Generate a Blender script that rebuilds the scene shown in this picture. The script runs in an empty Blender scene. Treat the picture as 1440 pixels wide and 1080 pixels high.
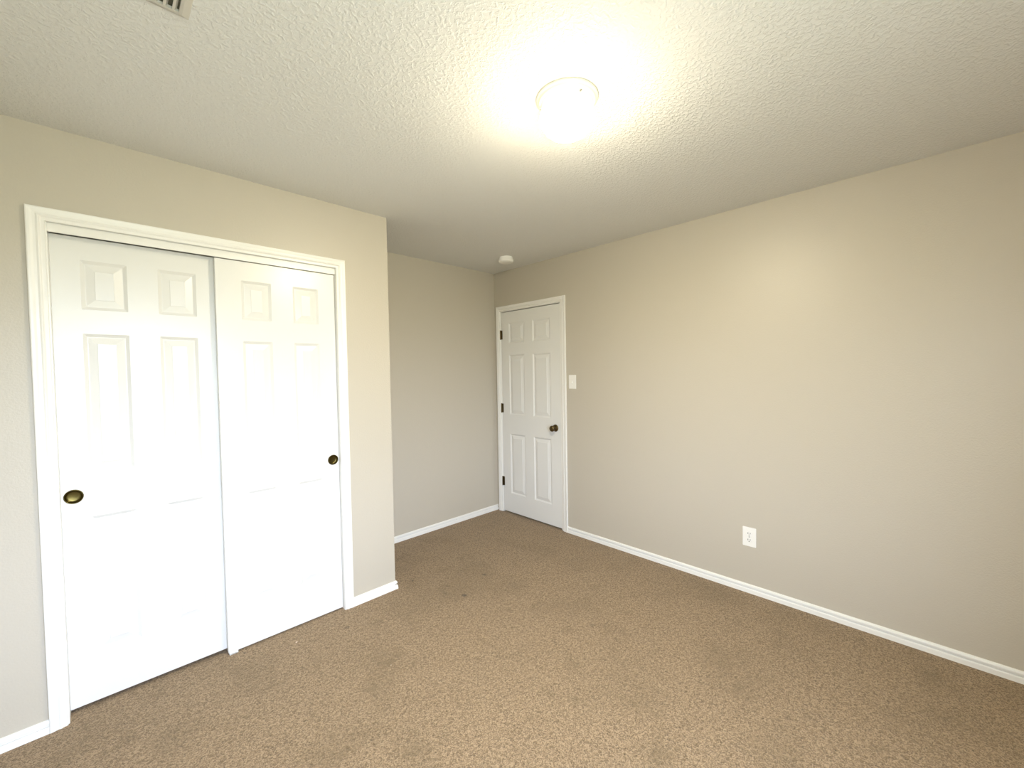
import bpy, bmesh, math, random
from mathutils import Vector, Matrix

C = bpy.context.scene.collection
scene = bpy.context.scene

# ---------------------------------------------------------------- camera
W_PX = 1440.0
F_PX = 582.33
CAM = Vector((-2.8883, -3.1829, 1.4268))
YAW, PITCH, ROLL = 0.7761, -0.0284, -0.0161
fw = Vector((math.sin(YAW) * math.cos(PITCH), math.cos(YAW) * math.cos(PITCH), math.sin(PITCH)))
rt = Vector((math.cos(YAW), -math.sin(YAW), 0.0))
up = rt.cross(fw)
cr, sr = math.cos(ROLL), math.sin(ROLL)
R_ = rt * cr + up * sr
U_ = up * cr - rt * sr
cam_data = bpy.data.cameras.new('camera')
cam_data.sensor_fit = 'HORIZONTAL'
cam_data.sensor_width = 36.0
cam_data.lens = 36.0 * F_PX / W_PX
cam_data.clip_start = 0.02
cam = bpy.data.objects.new('camera', cam_data)
C.objects.link(cam)
m = Matrix((R_, U_, -fw)).transposed().to_4x4()
m.translation = CAM
cam.matrix_world = m
scene.camera = cam

# ---------------------------------------------------------------- world, exposure
LAMP_STRENGTH = 550.0
LAMP_COLOR = (1.0, 0.895, 0.66)
SKY_STRENGTH = 38.8
SKY_HIGH = (0.66, 0.785, 1.0)
SKY_LOW = (0.22, 0.25, 0.22)
vs = scene.view_settings
vs.view_transform = 'Standard'
vs.look = 'None'
vs.gamma = 1.0
vs.exposure = 0.0
vs.use_curve_mapping = False
world = bpy.data.worlds.new('world')
scene.world = world
world.use_nodes = True
wn, wl = world.node_tree.nodes, world.node_tree.links
wn.clear()
tc = wn.new('ShaderNodeTexCoord')
sx = wn.new('ShaderNodeSeparateXYZ')
rp = wn.new('ShaderNodeValToRGB')
rp.color_ramp.elements[0].position = 0.47
rp.color_ramp.elements[0].color = SKY_LOW + (1,)
rp.color_ramp.elements[1].position = 0.56
rp.color_ramp.elements[1].color = SKY_HIGH + (1,)
mp = wn.new('ShaderNodeMapRange')
mp.inputs[1].default_value = -1.0
mp.inputs[2].default_value = 1.0
bg = wn.new('ShaderNodeBackground')
bg.inputs[1].default_value = SKY_STRENGTH
out = wn.new('ShaderNodeOutputWorld')
wl.new(tc.outputs['Generated'], sx.inputs[0])
wl.new(sx.outputs[2], mp.inputs[0])
wl.new(mp.outputs[0], rp.inputs[0])
wl.new(rp.outputs[0], bg.inputs[0])
wl.new(bg.outputs[0], out.inputs[0])
scene.cycles.use_denoising = True
scene.cycles.max_bounces = 12
scene.cycles.diffuse_bounces = 8
scene.cycles.sample_clamp_indirect = 6.0

# ---------------------------------------------------------------- room dimensions (m)
H = 2.44                 # ceiling
YC = -0.684              # face of closet wall
XC = -1.554              # right end of closet wall
XL = -3.42               # left wall
YB = -3.92               # back wall
T = 0.114                # wall thickness
OL, OR_, OT = -3.041, -1.892, 2.061     # closet casing inner edges
DLY, DRY, DT = -0.087, -0.873, 2.042    # entry casing inner edges (y, y, z)
WX0, WX1, WZ0, WZ1 = -3.25, -2.05, 0.60, 2.05   # window in the back wall

# portal guiding the daylight through the window (emits nothing itself)
pd = bpy.data.lights.new('daylight_portal', 'AREA')
pd.shape = 'RECTANGLE'
pd.size, pd.size_y = WX1 - WX0, WZ1 - WZ0
pd.cycles.is_portal = True
po = bpy.data.objects.new('daylight_portal', pd)
po.location = ((WX0 + WX1) / 2, YB - T - 0.01, (WZ0 + WZ1) / 2)
po.rotation_euler = (math.pi / 2, 0, 0)
C.objects.link(po)

# ---------------------------------------------------------------- materials
def mat(name, col, rough=0.5, metal=0.0, spec=0.5, bumps=(), sheen=0.0):
    """bumps: (noise scale, detail, strength, distance)"""
    mt = bpy.data.materials.new(name)
    mt.use_nodes = True
    n, l = mt.node_tree.nodes, mt.node_tree.links
    b = n['Principled BSDF']
    b.inputs['Base Color'].default_value = tuple(col) + (1,)
    b.inputs['Roughness'].default_value = rough
    b.inputs['Metallic'].default_value = metal
    b.inputs['Specular IOR Level'].default_value = spec
    if sheen:
        b.inputs['Sheen Weight'].default_value = sheen
    prev = None
    if bumps:
        g = n.new('ShaderNodeNewGeometry')
        for sc, det, st, dist in bumps:
            t = n.new('ShaderNodeTexNoise')
            t.inputs['Scale'].default_value = sc
            t.inputs['Detail'].default_value = det
            l.new(g.outputs['Position'], t.inputs['Vector'])
            bp = n.new('ShaderNodeBump')
            bp.inputs['Strength'].default_value = st
            bp.inputs['Distance'].default_value = dist
            l.new(t.outputs[0], bp.inputs['Height'])
            if prev:
                l.new(prev.outputs[0], bp.inputs['Normal'])
            prev = bp
        l.new(prev.outputs[0], b.inputs['Normal'])
    return mt

WALL = mat('wall_paint', (0.515, 0.473, 0.395), 0.41, spec=0.5, bumps=((130, 2, 0.45, 0.0015), (420, 1, 0.15, 0.0006)))
TRIM = mat('white_trim_paint', (0.81, 0.80, 0.765), 0.33, bumps=((40, 1, 0.02, 0.0005),))
PLASTIC = mat('white_plastic', (0.84, 0.83, 0.79), 0.35)
BRASS = mat('antique_brass', (0.10, 0.077, 0.025), 0.30, metal=1.0)
BRONZE = mat('dark_bronze', (0.13, 0.095, 0.045), 0.32, metal=1.0)
STEEL = mat('dull_steel', (0.35, 0.34, 0.32), 0.4, metal=1.0)
DARK = mat('dark_slot', (0.03, 0.028, 0.022), 0.7)
DUCT = mat('duct_interior', (0.06, 0.055, 0.03), 0.6)
CREAM = mat('cream_enamel', (0.82, 0.80, 0.70), 0.35)
VENT = mat('vent_enamel', (0.52, 0.50, 0.45), 0.45)

def ceiling_mat():
    mt = bpy.data.materials.new('ceiling_texture')
    mt.use_nodes = True
    n, l = mt.node_tree.nodes, mt.node_tree.links
    b = n['Principled BSDF']
    b.inputs['Base Color'].default_value = (0.72, 0.72, 0.70, 1)
    b.inputs['Roughness'].default_value = 0.75
    b.inputs['Specular IOR Level'].default_value = 0.25
    g = n.new('ShaderNodeNewGeometry')
    t = n.new('ShaderNodeTexNoise')
    t.inputs['Scale'].default_value = 75
    t.inputs['Detail'].default_value = 3
    t.inputs['Distortion'].default_value = 0.6
    l.new(g.outputs['Position'], t.inputs['Vector'])
    r = n.new('ShaderNodeMapRange')
    r.inputs[1].default_value = 0.42
    r.inputs[2].default_value = 0.66
    r.interpolation_type = 'SMOOTHSTEP'
    l.new(t.outputs[0], r.inputs[0])
    bp = n.new('ShaderNodeBump')
    bp.inputs['Strength'].default_value = 0.55
    bp.inputs['Distance'].default_value = 0.003
    l.new(r.outputs[0], bp.inputs['Height'])
    l.new(bp.outputs[0], b.inputs['Normal'])
    return mt

def carpet_mat():
    mt = bpy.data.materials.new('carpet')
    mt.use_nodes = True
    n, l = mt.node_tree.nodes, mt.node_tree.links
    b = n['Principled BSDF']
    b.inputs['Roughness'].default_value = 1.0
    b.inputs['Specular IOR Level'].default_value = 0.1
    b.inputs['Sheen Weight'].default_value = 0.15
    b.inputs['Sheen Roughness'].default_value = 0.6
    g = n.new('ShaderNodeNewGeometry')
    P = g.outputs['Position']
    def noise(scale, detail=2, dist=0.0, rough=0.5):
        t = n.new('ShaderNodeTexNoise')
        t.inputs['Scale'].default_value = scale
        t.inputs['Detail'].default_value = detail
        t.inputs['Distortion'].default_value = dist
        t.inputs['Roughness'].default_value = rough
        l.new(P, t.inputs['Vector'])
        return t.outputs[0]
    def rng(x, a, c, lo=0.0, hi=1.0):
        r = n.new('ShaderNodeMapRange')
        r.inputs[1].default_value, r.inputs[2].default_value = a, c
        r.inputs[3].default_value, r.inputs[4].default_value = lo, hi
        l.new(x, r.inputs[0])
        return r.outputs[0]
    def mix(f, a, c, mode='MIX'):
        x = n.new('ShaderNodeMix')
        x.data_type = 'RGBA'
        x.blend_type = mode
        if isinstance(f, float):
            x.inputs[0].default_value = f
        else:
            l.new(f, x.inputs[0])
        for k, v in ((6, a), (7, c)):
            if isinstance(v, tuple):
                x.inputs[k].default_value = v + (1,)
            else:
                l.new(v, x.inputs[k])
        return x.outputs[2]
    tuft = noise(105, 3, 1.3, 0.6)
    fine = noise(190, 2, 0.8)
    col = mix(rng(tuft, 0.38, 0.60), CARPET_DARK, CARPET_LIGHT)
    col = mix(rng(fine, 0.47, 0.34, 0.0, 0.75), col, tuple(0.45 * c for c in CARPET_DARK))
    # worn, soiled patches
    col = mix(rng(noise(2.6, 3, 0.4), 0.50, 0.68, 0.0, 0.30), col, CARPET_SOIL)
    col = mix(rng(noise(9.0, 3, 0.6), 0.60, 0.72, 0.0, 0.35), col, CARPET_SOIL)
    # individual stains
    nz = n.new('ShaderNodeTexNoise')
    nz.inputs['Scale'].default_value = 45
    l.new(P, nz.inputs['Vector'])
    wob = n.new('ShaderNodeVectorMath')
    wob.operation = 'MULTIPLY_ADD'
    wob.inputs[1].default_value = (0.02, 0.02, 0.0)
    l.new(nz.outputs['Color'], wob.inputs[0])
    l.new(P, wob.inputs[2])
    for (x, y, r, s, c) in STAINS:
        d = n.new('ShaderNodeVectorMath')
        d.operation = 'DISTANCE'
        d.inputs[1].default_value = (x + 0.01, y + 0.01, 0.0)
        l.new(wob.outputs[0], d.inputs[0])
        col = mix(rng(d.outputs['Value'], r, r * 0.55, 0.0, s), col, c)
    l.new(col, b.inputs['Base Color'])
    b1 = n.new('ShaderNodeBump')
    b1.inputs['Strength'].default_value = 0.9
    b1.inputs['Distance'].default_value = 0.006
    l.new(tuft, b1.inputs['Height'])
    b2 = n.new('ShaderNodeBump')
    b2.inputs['Strength'].default_value = 0.5
    b2.inputs['Distance'].default_value = 0.002
    l.new(fine, b2.inputs['Height'])
    l.new(b1.outputs[0], b2.inputs['Normal'])
    l.new(b2.outputs[0], b.inputs['Normal'])
    return mt

CARPET_LIGHT = (0.40, 0.286, 0.170)
CARPET_DARK = (0.180, 0.120, 0.061)
CARPET_SOIL = (0.15, 0.105, 0.05)
SPOT = (0.07, 0.05, 0.03)
PALE = (0.75, 0.62, 0.5)
STAINS = (
    (-1.422, -0.678, 0.009, 0.9, SPOT), (-1.286, -1.083, 0.021, 0.75, SPOT), (-1.020, -0.969, 0.018, 0.6, SPOT),
    (-1.957, -0.870, 0.015, 0.5, SPOT), (-2.420, -0.700, 0.008, 0.8, SPOT), (-0.98, -1.852, 0.02, 0.35, SPOT),
    (-2.201, -0.803, 0.006, 0.9, PALE), (-1.931, -1.329, 0.004, 0.8, PALE),
)

def glass_mat():
    mt = bpy.data.materials.new('window_glass')
    mt.use_nodes = True
    n, l = mt.node_tree.nodes, mt.node_tree.links
    n.clear()
    o = n.new('ShaderNodeOutputMaterial')
    mx = n.new('ShaderNodeMixShader')
    mx.inputs[0].default_value = 0.05
    a = n.new('ShaderNodeBsdfTransparent')
    g = n.new('ShaderNodeBsdfGlossy')
    g.inputs['Roughness'].default_value = 0.02
    l.new(a.outputs[0], mx.inputs[1])
    l.new(g.outputs[0], mx.inputs[2])
    l.new(mx.outputs[0], o.inputs[0])
    return mt

def lamp_mat():
    mt = bpy.data.materials.new('lit_frosted_glass')
    mt.use_nodes = True
    b = mt.node_tree.nodes['Principled BSDF']
    b.inputs['Base Color'].default_value = (0.9, 0.88, 0.82, 1)
    b.inputs['Roughness'].default_value = 0.3
    b.inputs['Emission Color'].default_value = LAMP_COLOR + (1,)
    # the bulbs hang low in the bowl, so the glass near its metal fitter is dimmer
    n, l = mt.node_tree.nodes, mt.node_tree.links
    tcd = n.new('ShaderNodeTexCoord')
    sp = n.new('ShaderNodeSeparateXYZ')
    r = n.new('ShaderNodeMapRange')
    r.interpolation_type = 'SMOOTHSTEP'
    r.inputs[1].default_value, r.inputs[2].default_value = 0.0, 0.75
    r.inputs[3].default_value, r.inputs[4].default_value = LAMP_STRENGTH, 0.042 * LAMP_STRENGTH
    l.new(tcd.outputs['Generated'], sp.inputs[0])
    l.new(sp.outputs[2], r.inputs[0])
    l.new(r.outputs[0], b.inputs['Emission Strength'])
    return mt

CEIL = ceiling_mat()
CARPET = carpet_mat()
GLASS = glass_mat()
LAMP = lamp_mat()

# ---------------------------------------------------------------- mesh helpers
def obj(name, bm, material, parent=None, smooth=False):
    bmesh.ops.recalc_face_normals(bm, faces=bm.faces[:])
    me = bpy.data.meshes.new(name)
    bm.to_mesh(me)
    bm.free()
    if smooth:
        for p in me.polygons:
            p.use_smooth = True
    me.materials.append(material)
    o = bpy.data.objects.new(name, me)
    C.objects.link(o)
    if parent is not None:
        o.parent = parent
        o.matrix_parent_inverse = Matrix.Translation(-parent.location)
    return o

def thing(name, loc, label, cat, group=None, kind=None):
    o = bpy.data.objects.new(name, None)
    o.empty_display_size = 0.1
    C.objects.link(o)
    o.location = loc
    return tag(o, label, cat, group, kind)

def tag(o, label, cat, group=None, kind=None):
    o['label'] = label
    o['category'] = cat
    if group:
        o['group'] = group
    if kind:
        o['kind'] = kind
    return o

def struct(o, label, cat):
    return tag(o, label, cat, None, 'structure')

def box(bm, x0, x1, y0, y1, z0, z1, bev=0.0):
    vs_ = [bm.verts.new((x, y, z)) for x in (x0, x1) for y in (y0, y1) for z in (z0, z1)]
    f = [(0, 1, 3, 2), (4, 6, 7, 5), (0, 4, 5, 1), (2, 3, 7, 6), (0, 2, 6, 4), (1, 5, 7, 3)]
    fs = [bm.faces.new([vs_[i] for i in q]) for q in f]
    if bev:
        es = list({e for q in fs for e in q.edges})
        bmesh.ops.bevel(bm, geom=es, offset=bev, segments=2, affect='EDGES')

def lathe(bm, prof, origin, axis, n=48):
    """prof: (radius, distance along axis)"""
    a = Vector(axis).normalized()
    u = a.orthogonal().normalized()
    v = a.cross(u)
    o = Vector(origin)
    rings = []
    for r, h in prof:
        if r < 1e-6:
            rings.append([bm.verts.new(o + a * h)])
        else:
            rings.append([bm.verts.new(o + a * h + (u * math.cos(2 * math.pi * k / n) + v * math.sin(2 * math.pi * k / n)) * r) for k in range(n)])
    for p, q in zip(rings, rings[1:]):
        for k in range(n):
            k2 = (k + 1) % n
            if len(p) == 1 and len(q) == 1:
                continue
            if len(p) == 1:
                bm.faces.new((p[0], q[k], q[k2]))
            elif len(q) == 1:
                bm.faces.new((p[k], q[0], p[k2]))
            else:
                bm.faces.new((p[k], q[k], q[k2], p[k2]))

# ---------------------------------------------------------------- room shell
bm = bmesh.new(); box(bm, XL - T, T, YB - T, T, -0.15, 0.0)
struct(obj('floor', bm, CARPET), 'brown textured carpet covering the whole floor', 'floor')
bm = bmesh.new(); box(bm, XL - T, T, YB - T, T, H, H + 0.15)
struct(obj('ceiling', bm, CEIL), 'off-white orange-peel textured ceiling', 'ceiling')
# right wall with the entry door opening, backed by an added panel blocking outside light
JO = 0.012                # jamb thickness around the entry opening
bm = bmesh.new()
jl, jr, jt = DLY - 0.006 + JO + 0.006, DRY - JO, DT + JO
box(bm, 0, T, jl, 0, 0, H)
box(bm, 0, T, YB, jr, 0, H)
box(bm, 0, T, jr, jl, jt, H)
box(bm, 0.075, T, jr, jl, 0, jt)
struct(obj('wall_right', bm, WALL), 'long beige wall on the right holding the entry door', 'wall')
bm = bmesh.new(); box(bm, XL - T, T, 0, T, 0, H)
struct(obj('wall_far', bm, WALL), 'narrow beige wall at the back of the entry nook', 'wall')
bm = bmesh.new(); box(bm, XL - T, XL, YB, 0, 0, H)
struct(obj('wall_left', bm, WALL), 'beige wall left of the closet, out of frame', 'wall')
bm = bmesh.new()
box(bm, XL, OL - 0.0, YC, YC + T, 0, H)
box(bm, OR_, XC, YC, YC + T, 0, H)
box(bm, OL, OR_, YC, YC + T, OT + 0.004, H)
box(bm, XC - T, XC, YC + T, 0, 0, H)
struct(obj('wall_closet', bm, WALL), 'beige wall around the sliding closet doors', 'wall')
bm = bmesh.new()
box(bm, XL - T, WX0, YB - T, YB, 0, H)
box(bm, WX1, T, YB - T, YB, 0, H)
box(bm, WX0, WX1, YB - T, YB, 0, WZ0)
box(bm, WX0, WX1, YB - T, YB, WZ1, H)
struct(obj('wall_back', bm, WALL), 'beige wall with the window behind the camera', 'wall')

# window behind the camera
win = struct(thing('window_1', ((WX0 + WX1) / 2, YB, WZ0), 'white framed window behind the camera', 'window'), 'white framed window behind the camera', 'window')
bm = bmesh.new()
yf0, yf1 = YB - 0.09, YB - 0.04
box(bm, WX0, WX0 + 0.04, yf0, yf1, WZ0, WZ1); box(bm, WX1 - 0.04, WX1, yf0, yf1, WZ0, WZ1)
box(bm, WX0, WX1, yf0, yf1, WZ0, WZ0 + 0.04); box(bm, WX0, WX1, yf0, yf1, WZ1 - 0.04, WZ1)
zm = (WZ0 + WZ1) / 2
box(bm, WX0, WX1, yf0, yf1, zm - 0.02, zm + 0.02)
obj('window_frame', bm, TRIM, win)
for a, c in ((WZ0 + 0.04, zm - 0.02), (zm + 0.02, WZ1 - 0.04)):
    bm = bmesh.new(); box(bm, WX0 + 0.04, WX1 - 0.04, yf0 + 0.02, yf0 + 0.024, a, c)
    obj('pane', bm, GLASS, win)
bm = bmesh.new(); box(bm, WX0 - 0.04, WX1 + 0.04, YB - 0.04, YB + 0.03, WZ0 - 0.02, WZ0, 0.003)
obj('window_sill', bm, TRIM, win)

# ---------------------------------------------------------------- casings and baseboards
CASING = ((0, 0), (0, 0.0075), (0.002, 0.0095), (0.011, 0.0095), (0.014, 0.0105), (0.017, 0.0135), (0.020, 0.0145), (0.023, 0.0135),
          (0.026, 0.0120), (0.034, 0.0128), (0.042, 0.0155), (0.049, 0.0165), (0.0525, 0.0150), (0.0535, 0.012), (0.0535, 0))

def casing(bm, a0, a1, top, place, w=0.0535):
    """profile swept up one jamb, over the head and down the other; place(a, z, v) -> point"""
    s = 1 if a1 > a0 else -1
    k = w / 0.0535
    rows = []
    for u, v in CASING:
        u *= k
        rows.append([bm.verts.new(place(*q, v)) for q in ((a0 - s * u, 0), (a0 - s * u, top + u), (a1 + s * u, top + u), (a1 + s * u, 0))])
    for p, q in zip(rows, rows[1:]):
        for i in range(3):
            bm.faces.new((p[i], p[i + 1], q[i + 1], q[i]))
    for i in (0, 3):
        bm.faces.new([r[i] for r in rows])

tr1 = struct(thing('trim_1', ((OL + OR_) / 2, YC, 0), 'white moulded casing around the closet opening', 'trim'), 'white moulded casing around the closet opening', 'trim')
bm = bmesh.new(); casing(bm, OL, OR_, OT, lambda a, z, v: (a, YC - v, z), 0.0525)
obj('casing', bm, TRIM, tr1)
bm = bmesh.new()
box(bm, OL - 0.0, OL + 0.004, YC - 0.001, YC + T, 0, OT + 0.004)
box(bm, OR_ - 0.001, OR_, YC - 0.001, YC + T, 0, OT + 0.004)
box(bm, OL, OR_, YC + 0.018, YC + T, OT - 0.004, OT + 0.004)
obj('jamb', bm, TRIM, tr1)
bm = bmesh.new(); box(bm, OL + 0.004, OR_ - 0.001, YC + 0.007, YC + 0.018, 2.0255, OT + 0.004, 0.001)
obj('track_fascia', bm, TRIM, tr1)

tr2 = struct(thing('trim_2', (0, (DLY + DRY) / 2, 0), 'white moulded casing around the entry door', 'trim'), 'white moulded casing around the entry door', 'trim')
bm = bmesh.new(); casing(bm, DLY, DRY, DT, lambda a, z, v: (-v, a, z), 0.050)
obj('casing', bm, TRIM, tr2)
bm = bmesh.new()
box(bm, -0.0005, 0.075, DLY - 0.006, jl, 0, DT + JO)
box(bm, -0.0005, 0.075, jr, DRY + 0.017, 0, DT + JO)
box(bm, -0.0005, 0.075, DRY + 0.017, DLY - 0.006, DT - 0.005, DT + JO)
obj('jamb', bm, TRIM, tr2)

BASE = ((0, 0.0530), (0.0040, 0.0530), (0.0080, 0.0505), (0.0105, 0.0440), (0.0110, 0.0370), (0.0100, 0.0355), (0.0010, 0.0350), (0.0010, 0.0230), (0.0105, 0.0265), (0.0130, 0.0225), (0.0145, 0.0))

def baseboard(bm, pts):
    """sweep along plan points; the room lies to the left of the direction of travel"""
    n = len(pts)
    nor = []
    for i in range(n - 1):
        d = (Vector(pts[i + 1]) - Vector(pts[i])).normalized()
        nor.append(Vector((-d.y, d.x)))
    rows = []
    for u, z in BASE:
        row = []
        for i in range(n):
            if i == 0:
                o = nor[0]
            elif i == n - 1:
                o = nor[-1]
            else:
                s = nor[i - 1] + nor[i]
                o = s / (s.dot(nor[i]))
            p = Vector(pts[i]) + o * u
            row.append(bm.verts.new((p.x, p.y, z)))
        rows.append(row)
    for p, q in zip(rows, rows[1:]):
        for i in range(n - 1):
            bm.faces.new((p[i], p[i + 1], q[i + 1], q[i]))
    back = [bm.verts.new((x, y, 0)) for x, y in pts]
    for i in range(n - 1):
        bm.faces.new((rows[0][i], rows[0][i + 1], back[i + 1], back[i]))
        bm.faces.new((rows[-1][i], rows[-1][i + 1], back[i + 1], back[i]))
    for i in (0, n - 1):
        bm.faces.new([r[i] for r in rows] + [back[i]])

bm = bmesh.new(); baseboard(bm, [(OL - 0.0525, YC), (XL + 0.001, YC)])
struct(obj('baseboard_left', bm, TRIM), 'white grooved baseboard left of the closet', 'baseboard')
bm = bmesh.new(); baseboard(bm, [(XC, -0.0005), (XC, YC), (OR_ + 0.0525, YC)])
struct(obj('baseboard_closet', bm, TRIM), 'white grooved baseboard wrapping the closet wall corner', 'baseboard')
bm = bmesh.new(); baseboard(bm, [(-0.0005, 0), (XC + 0.0146, 0)])
bf = struct(obj('baseboard_far', bm, TRIM), 'white grooved baseboard at the back of the nook', 'baseboard')
bm = bmesh.new(); lathe(bm, ((0, 0.0012), (0.0025, 0.0010), (0.003, 0)), (-0.541, -0.0088, 0.036), (0, -1, 0), 10)
obj('nail_head', bm, STEEL, bf)
bm = bmesh.new(); baseboard(bm, [(0, YB + 0.001), (0, DRY - 0.050)])
struct(obj('baseboard_right', bm, TRIM), 'long white grooved baseboard along the right wall', 'baseboard')

# ---------------------------------------------------------------- panel doors
RINGS = ((0.002, 0.0015), (0.013, 0.0085), (0.0155, 0.0085), (0.0425, 0.0020), (0.0440, 0.0005))

def panel_door(bm, a0, a1, z0, z1, cols, bands, place, thick, bev=0.003):
    """six raised panels moulded into one leaf; place(a, z, depth) -> point"""
    A = sorted([a0, a1] + [x for c in cols for x in c])
    Z = sorted([z0, z1] + [x for c in bands for x in c])
    pa = {(min(c), max(c)) for c in cols}
    pz = {(min(c), max(c)) for c in bands}
    vert = {}
    def V(a, z, d=0.0):
        k = (round(a, 5), round(z, 5), round(d, 5))
        if k not in vert:
            vert[k] = bm.verts.new(place(a, z, d))
        return vert[k]
    for i in range(len(A) - 1):
        for j in range(len(Z) - 1):
            x0, x1, y0, y1 = A[i], A[i + 1], Z[j], Z[j + 1]
            if (x0, x1) in pa and (y0, y1) in pz:
                prev = [V(x0, y0), V(x1, y0), V(x1, y1), V(x0, y1)]
                for ins, d in RINGS:
                    cur = [V(x0 + ins, y0 + ins, d), V(x1 - ins, y0 + ins, d), V(x1 - ins, y1 - ins, d), V(x0 + ins, y1 - ins, d)]
                    for k in range(4):
                        bm.faces.new((prev[k], prev[(k + 1) % 4], cur[(k + 1) % 4], cur[k]))
                    prev = cur
                bm.faces.new(prev)
            else:
                bm.faces.new((V(x0, y0), V(x1, y0), V(x1, y1), V(x0, y1)))
    # rim: front loop -> back loop, then the back face
    front = [V(a, Z[0]) for a in A] + [V(A[-1], z) for z in Z[1:]] + [V(a, Z[-1]) for a in A[-2::-1]] + [V(A[0], z) for z in Z[-2:0:-1]]
    coords = [(a, Z[0]) for a in A] + [(A[-1], z) for z in Z[1:]] + [(a, Z[-1]) for a in A[-2::-1]] + [(A[0], z) for z in Z[-2:0:-1]]
    back = [bm.verts.new(place(a, z, thick)) for a, z in coords]
    for i in range(len(front)):
        j = (i + 1) % len(front)
        bm.faces.new((front[i], front[j], back[j], back[i]))
    bm.faces.new(back)

DOORP = mat('white_door_paint', (0.75, 0.745, 0.72), 0.30, bumps=((22, 2, 0.03, 0.001),))

def add_grain(mt):
    """embossed wood grain of a moulded door skin, running up the door"""
    n, l = mt.node_tree.nodes, mt.node_tree.links
    b = n['Principled BSDF']
    g = n.new('ShaderNodeNewGeometry')
    mpn = n.new('ShaderNodeMapping')
    mpn.inputs['Scale'].default_value = (1, 1, 0.06)
    l.new(g.outputs['Position'], mpn.inputs[0])
    t = n.new('ShaderNodeTexNoise')
    t.inputs['Scale'].default_value = 160
    t.inputs['Detail'].default_value = 3
    l.new(mpn.outputs[0], t.inputs['Vector'])
    bp = n.new('ShaderNodeBump')
    bp.inputs['Strength'].default_value = 0.06
    bp.inputs['Distance'].default_value = 0.001
    l.new(t.outputs[0], bp.inputs['Height'])
    old = b.inputs['Normal'].links[0].from_socket
    l.new(old, bp.inputs['Normal'])
    l.new(bp.outputs[0], b.inputs['Normal'])
add_grain(DOORP)

def pull(parent, x, y, z):
    bm = bmesh.new()
    lathe(bm, ((0.0, -0.0095), (0.018, -0.0093), (0.0225, -0.0082), (0.0250, -0.0045), (0.0262, 0.0010), (0.0280, 0.0024), (0.0298, 0.0020), (0.0305, 0.0)), (x, y, z), (0, -1, 0), 48)
    o = obj('finger_pull', bm, BRASS, parent, True)
    o['label'] = 'round antique brass finger pull'

YR, YL = YC + 0.022, YC + 0.060
dl = thing('sliding_closet_door', (-2.752, YL + 0.017, 0.018), 'white six-panel closet sliding door on the rear track, brass pull at its left edge', 'door', 'sliding closet doors', 'thing')
bm = bmesh.new()
panel_door(bm, -3.0368, -2.446, 0.018, 2.031, ((-2.951, -2.804), (-2.698, -2.554)), ((1.726, 1.936), (1.019, 1.622), (0.229, 0.829)),
           lambda a, z, d: (a, YL + d, z), 0.034)
leaf_rear = obj('door_leaf', bm, DOORP, dl)
dr = thing('sliding_closet_door', (-2.180, YR + 0.017, 0.008), 'white six-panel closet sliding door on the front track, brass pull at its right edge', 'door', 'sliding closet doors', 'thing')
bm = bmesh.new()
panel_door(bm, -2.481, -1.8945, 0.008, 2.0235, ((-2.371, -2.2325), (-2.124, -1.988)), ((1.722, 1.926), (1.003, 1.611), (0.226, 0.820)),
           lambda a, z, d: (a, YR + d, z), 0.034)
leaf_front = obj('door_leaf', bm, DOORP, dr)

def bore(o, x, y, z):
    """cut the round pocket of a finger pull into the leaf"""
    bm = bmesh.new()
    lathe(bm, ((0, -0.02), (0.0285, -0.02), (0.0285, 0.012), (0, 0.012)), (x, y, z), (0, 1, 0), 48)
    bmesh.ops.recalc_face_normals(bm, faces=bm.faces[:])
    me = bpy.data.meshes.new('bore')
    bm.to_mesh(me)
    bm.free()
    c = bpy.data.objects.new('bore', me)
    C.objects.link(c)
    md = o.modifiers.new('bore', 'BOOLEAN')
    md.operation = 'DIFFERENCE'
    md.solver = 'EXACT'
    md.object = c
    dg = bpy.context.evaluated_depsgraph_get()
    new = bpy.data.meshes.new_from_object(o.evaluated_get(dg))
    o.modifiers.clear()
    o.data = new
    bpy.data.objects.remove(c)

for leaf, root, px, py, pz in ((leaf_rear, dl, -3.000, YL, 0.927), (leaf_front, dr, -1.928, YR, 0.919)):
    bore(leaf, px, py, pz)
    pull(root, px, py, pz)

# floor guide under the meeting edge of the two doors
bm = bmesh.new()
box(bm, -2.478, -2.440, YR - 0.010, YR - 0.003, 0, 0.030, 0.0025)
box(bm, -2.478, -2.440, YR - 0.010, YR + 0.05, 0, 0.006, 0.001)
tag(obj('floor_guide', bm, PLASTIC), 'small white plastic guide on the carpet under the corner of the front sliding door', 'door guide')

# entry door
de = struct(thing('door_1', (0, -0.095, 0), '', 'door'), 'closed white six-panel entry door with a dark bronze knob at the end of the right wall', 'door')
bm = bmesh.new()
SY0, SY1 = -0.0955, -0.8535
panel_door(bm, SY1, SY0, 0.014, 2.030, ((-0.411, -0.203), (-0.739, -0.523)), ((1.718, 1.917), (1.003, 1.600), (0.205, 0.810)),
           lambda a, z, d: (0.002 + d, a, z), 0.035)
obj('door_leaf', bm, DOORP, de)
for z in (1.806, 1.064, 0.316):
    bm = bmesh.new()
    lathe(bm, ((0, -0.047), (0.0045, -0.047), (0.0062, -0.045), (0.0062, 0.045), (0.0045, 0.047), (0, 0.047)), (-0.0065, -0.092, z), (0, 0, 1), 16)
    box(bm, -0.0012, 0.002, -0.112, -0.080, z - 0.045, z + 0.045)
    h = obj('hinge', bm, BRONZE, de)
    h['label'] = 'dark bronze hinge'
KY, KZ = -0.792, 0.916
bm = bmesh.new()
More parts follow.
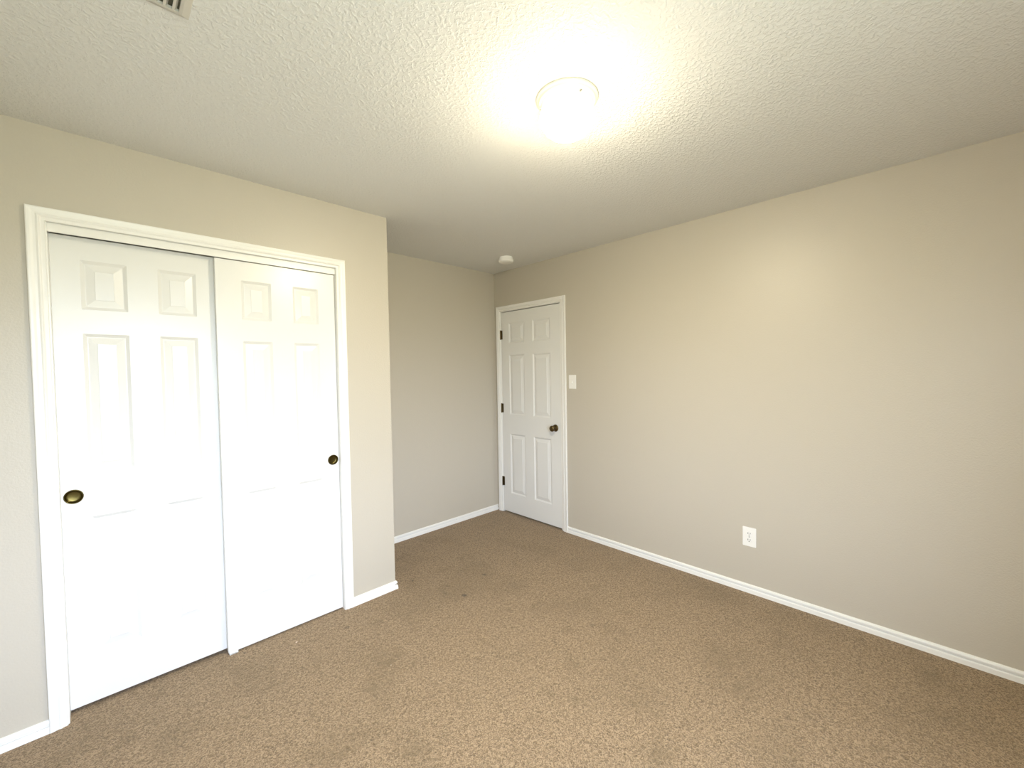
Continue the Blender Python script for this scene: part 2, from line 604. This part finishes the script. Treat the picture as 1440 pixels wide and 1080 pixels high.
lathe(bm, ((0.0, -0.0005), (0.0325, 0.0), (0.0325, 0.003), (0.030, 0.007), (0.022, 0.010), (0.014, 0.011), (0.0125, 0.016), (0.0120, 0.030), (0.0150, 0.034),
           (0.0230, 0.038), (0.0268, 0.046), (0.0268, 0.053), (0.0235, 0.060), (0.0150, 0.0645), (0.0, 0.0655)), (0.002, KY, KZ), (-1, 0, 0), 40)
k = obj('knob', bm, BRONZE, de, True)
k['label'] = 'round dark bronze door knob on a rose'

# ---------------------------------------------------------------- wall plates
sw = thing('light_switch', (0, -0.992, 1.335), 'white single toggle light switch on the wall right of the entry door', 'light switch')
bm = bmesh.new(); box(bm, -0.0065, 0, -1.030, -0.954, 1.275, 1.395, 0.002)
obj('cover_plate', bm, PLASTIC, sw)
bm = bmesh.new(); box(bm, -0.0075, -0.006, -0.9985, -0.9855, 1.322, 1.348, 0.0005)
box(bm, -0.0185, -0.006, -0.9965, -0.9875, 1.324, 1.336, 0.002)
obj('toggle', bm, PLASTIC, sw)
for z in (1.305, 1.365):
    bm = bmesh.new(); lathe(bm, ((0, 0.0015), (0.003, 0.001), (0.0035, 0)), (-0.0065, -0.992, z), (-1, 0, 0), 16)
    obj('screw', bm, PLASTIC, sw)

ou = thing('power_outlet', (0, -2.372, 0.358), 'white duplex power outlet low on the right wall', 'outlet')
OY, OZ = -2.372, 0.358
bm = bmesh.new(); box(bm, -0.0060, 0, OY - 0.0385, OY + 0.0385, OZ - 0.061, OZ + 0.061, 0.002)
obj('cover_plate', bm, PLASTIC, ou)
for dz in (0.0205, -0.0205):
    bm = bmesh.new()
    lathe(bm, ((0, 0.0022), (0.0160, 0.0020), (0.0172, 0.0)), (-0.0058, OY, OZ + dz), (-1, 0, 0), 32)
    for v in bm.verts:
        if abs(v.co.z - OZ - dz) > 0.0135:
            v.co.z = OZ + dz + math.copysign(0.0135, v.co.z - OZ - dz)
    so = obj('socket', bm, PLASTIC, ou)
    bm = bmesh.new()
    for dy, hh in ((-0.0063, 0.0040), (0.0063, 0.0048)):
        box(bm, -0.0087, -0.0078, OY + dy - 0.0014, OY + dy + 0.0014, OZ + dz + 0.0035 - hh, OZ + dz + 0.0035 + hh)
    lathe(bm, ((0, 0.0029), (0.0027, 0.0029), (0.0027, 0.0015)), (-0.0058, OY, OZ + dz - 0.0075), (-1, 0, 0), 16)
    s2 = obj('slots', bm, DARK, so)
    s2['label'] = 'dark socket slots'
bm = bmesh.new(); lathe(bm, ((0, 0.0015), (0.003, 0.001), (0.0035, 0)), (-0.0060, OY, OZ), (-1, 0, 0), 16)
obj('screw', bm, STEEL, ou)

# ---------------------------------------------------------------- ceiling things
LX, LY = -1.630, -2.217
la = thing('ceiling_light', (LX, LY, H), 'lit frosted glass mushroom flush light in the middle of the ceiling', 'ceiling light')
bm = bmesh.new()
lathe(bm, ((0, 0), (0.1160, 0), (0.1155, 0.004), (0.1120, 0.009), (0.1075, 0.0105), (0.1065, 0.0140), (0.1040, 0.018), (0.0985, 0.020), (0.0955, 0.021), (0.0945, 0.056), (0.0, 0.056)), (LX, LY, H), (0, 0, -1), 64)
fo = obj('fitter', bm, CREAM, la, True)
fo['label'] = 'cream stepped metal fitter'
bm = bmesh.new()
lathe(bm, ((0.0, 0.054), (0.088, 0.054), (0.0990, 0.058), (0.1020, 0.066), (0.1010, 0.078), (0.0950, 0.094), (0.0830, 0.111), (0.0650, 0.126), (0.0400, 0.137), (0.0180, 0.141), (0.0, 0.142)), (LX, LY, H), (0, 0, -1), 64)
obj('glass_shade', bm, LAMP, la, True)
for k in range(3):
    a = math.radians(-113 + 120 * k)
    bm = bmesh.new()
    lathe(bm, ((0, 0.008), (0.003, 0.008), (0.003, 0.0)), (LX + 0.0945 * math.cos(a), LY + 0.0945 * math.sin(a), H - 0.030), (math.cos(a), math.sin(a), 0), 12)
    obj('thumbscrew', bm, STEEL, la)

SX, SY = -0.335, -0.530
sd = thing('smoke_detector', (SX, SY, H), 'round white smoke detector on the ceiling near the far corner', 'smoke detector')
bm = bmesh.new()
lathe(bm, ((0, 0), (0.058, 0), (0.058, 0.012), (0.056, 0.016), (0.0, 0.016)), (SX, SY, H), (0, 0, -1), 48)
obj('base', bm, PLASTIC, sd)
bm = bmesh.new()
lathe(bm, ((0, 0.016), (0.062, 0.016), (0.066, 0.019), (0.066, 0.036), (0.063, 0.042), (0.052, 0.047), (0.020, 0.049), (0.0, 0.049)), (SX, SY, H), (0, 0, -1), 48)
obj('cover', bm, PLASTIC, sd)

# supply register in the ceiling, top left
VX1, VY0 = -2.688, -1.695
VX0, VY1 = VX1 - 0.36, VY0 - 0.16
ve = thing('air_vent', ((VX0 + VX1) / 2, (VY0 + VY1) / 2, H), 'white metal louvred air register in the ceiling at the upper left', 'air vent')
bm = bmesh.new()
b_ = 0.024
def ring(x0, x1, y0, y1, z):
    return [bm.verts.new(q) for q in ((x0, y0, z), (x1, y0, z), (x1, y1, z), (x0, y1, z))]
loops = [ring(VX0, VX1, VY1, VY0, H), ring(VX0, VX1, VY1, VY0, H - 0.002), ring(VX0 + b_ * 0.7, VX1 - b_ * 0.7, VY1 + b_ * 0.7, VY0 - b_ * 0.7, H - 0.009),
         ring(VX0 + b_, VX1 - b_, VY1 + b_, VY0 - b_, H - 0.009), ring(VX0 + b_, VX1 - b_, VY1 + b_, VY0 - b_, H)]
for p, q in zip(loops, loops[1:]):
    for k in range(4):
        bm.faces.new((p[k], p[(k + 1) % 4], q[(k + 1) % 4], q[k]))
obj('frame', bm, VENT, ve)
bm = bmesh.new(); box(bm, VX0 + b_, VX1 - b_, VY1 + b_, VY0 - b_, H - 0.0012, H - 0.0004)
bk = obj('duct_opening', bm, DUCT, ve)
nsl = 16
for k in range(nsl):
    x = VX0 + b_ + (VX1 - VX0 - 2 * b_) * (k + 0.5) / nsl
    s = 1 if k < nsl // 2 else -1
    bm = bmesh.new()
    p = [(x - 0.0055 * s, H - 0.0015), (x - 0.001 * s, H - 0.0075), (x + 0.0055 * s, H - 0.0090), (x + 0.0055 * s, H - 0.0082), (x - 0.0005 * s, H - 0.0065), (x - 0.0045 * s, H - 0.0015)]
    fr = [bm.verts.new((a, VY1 + b_, z)) for a, z in p]
    bc = [bm.verts.new((a, VY0 - b_, z)) for a, z in p]
    for i in range(6):
        j = (i + 1) % 6
        bm.faces.new((fr[i], fr[j], bc[j], bc[i]))
    bm.faces.new(fr); bm.faces.new(bc)
    obj('louvre', bm, VENT, ve)
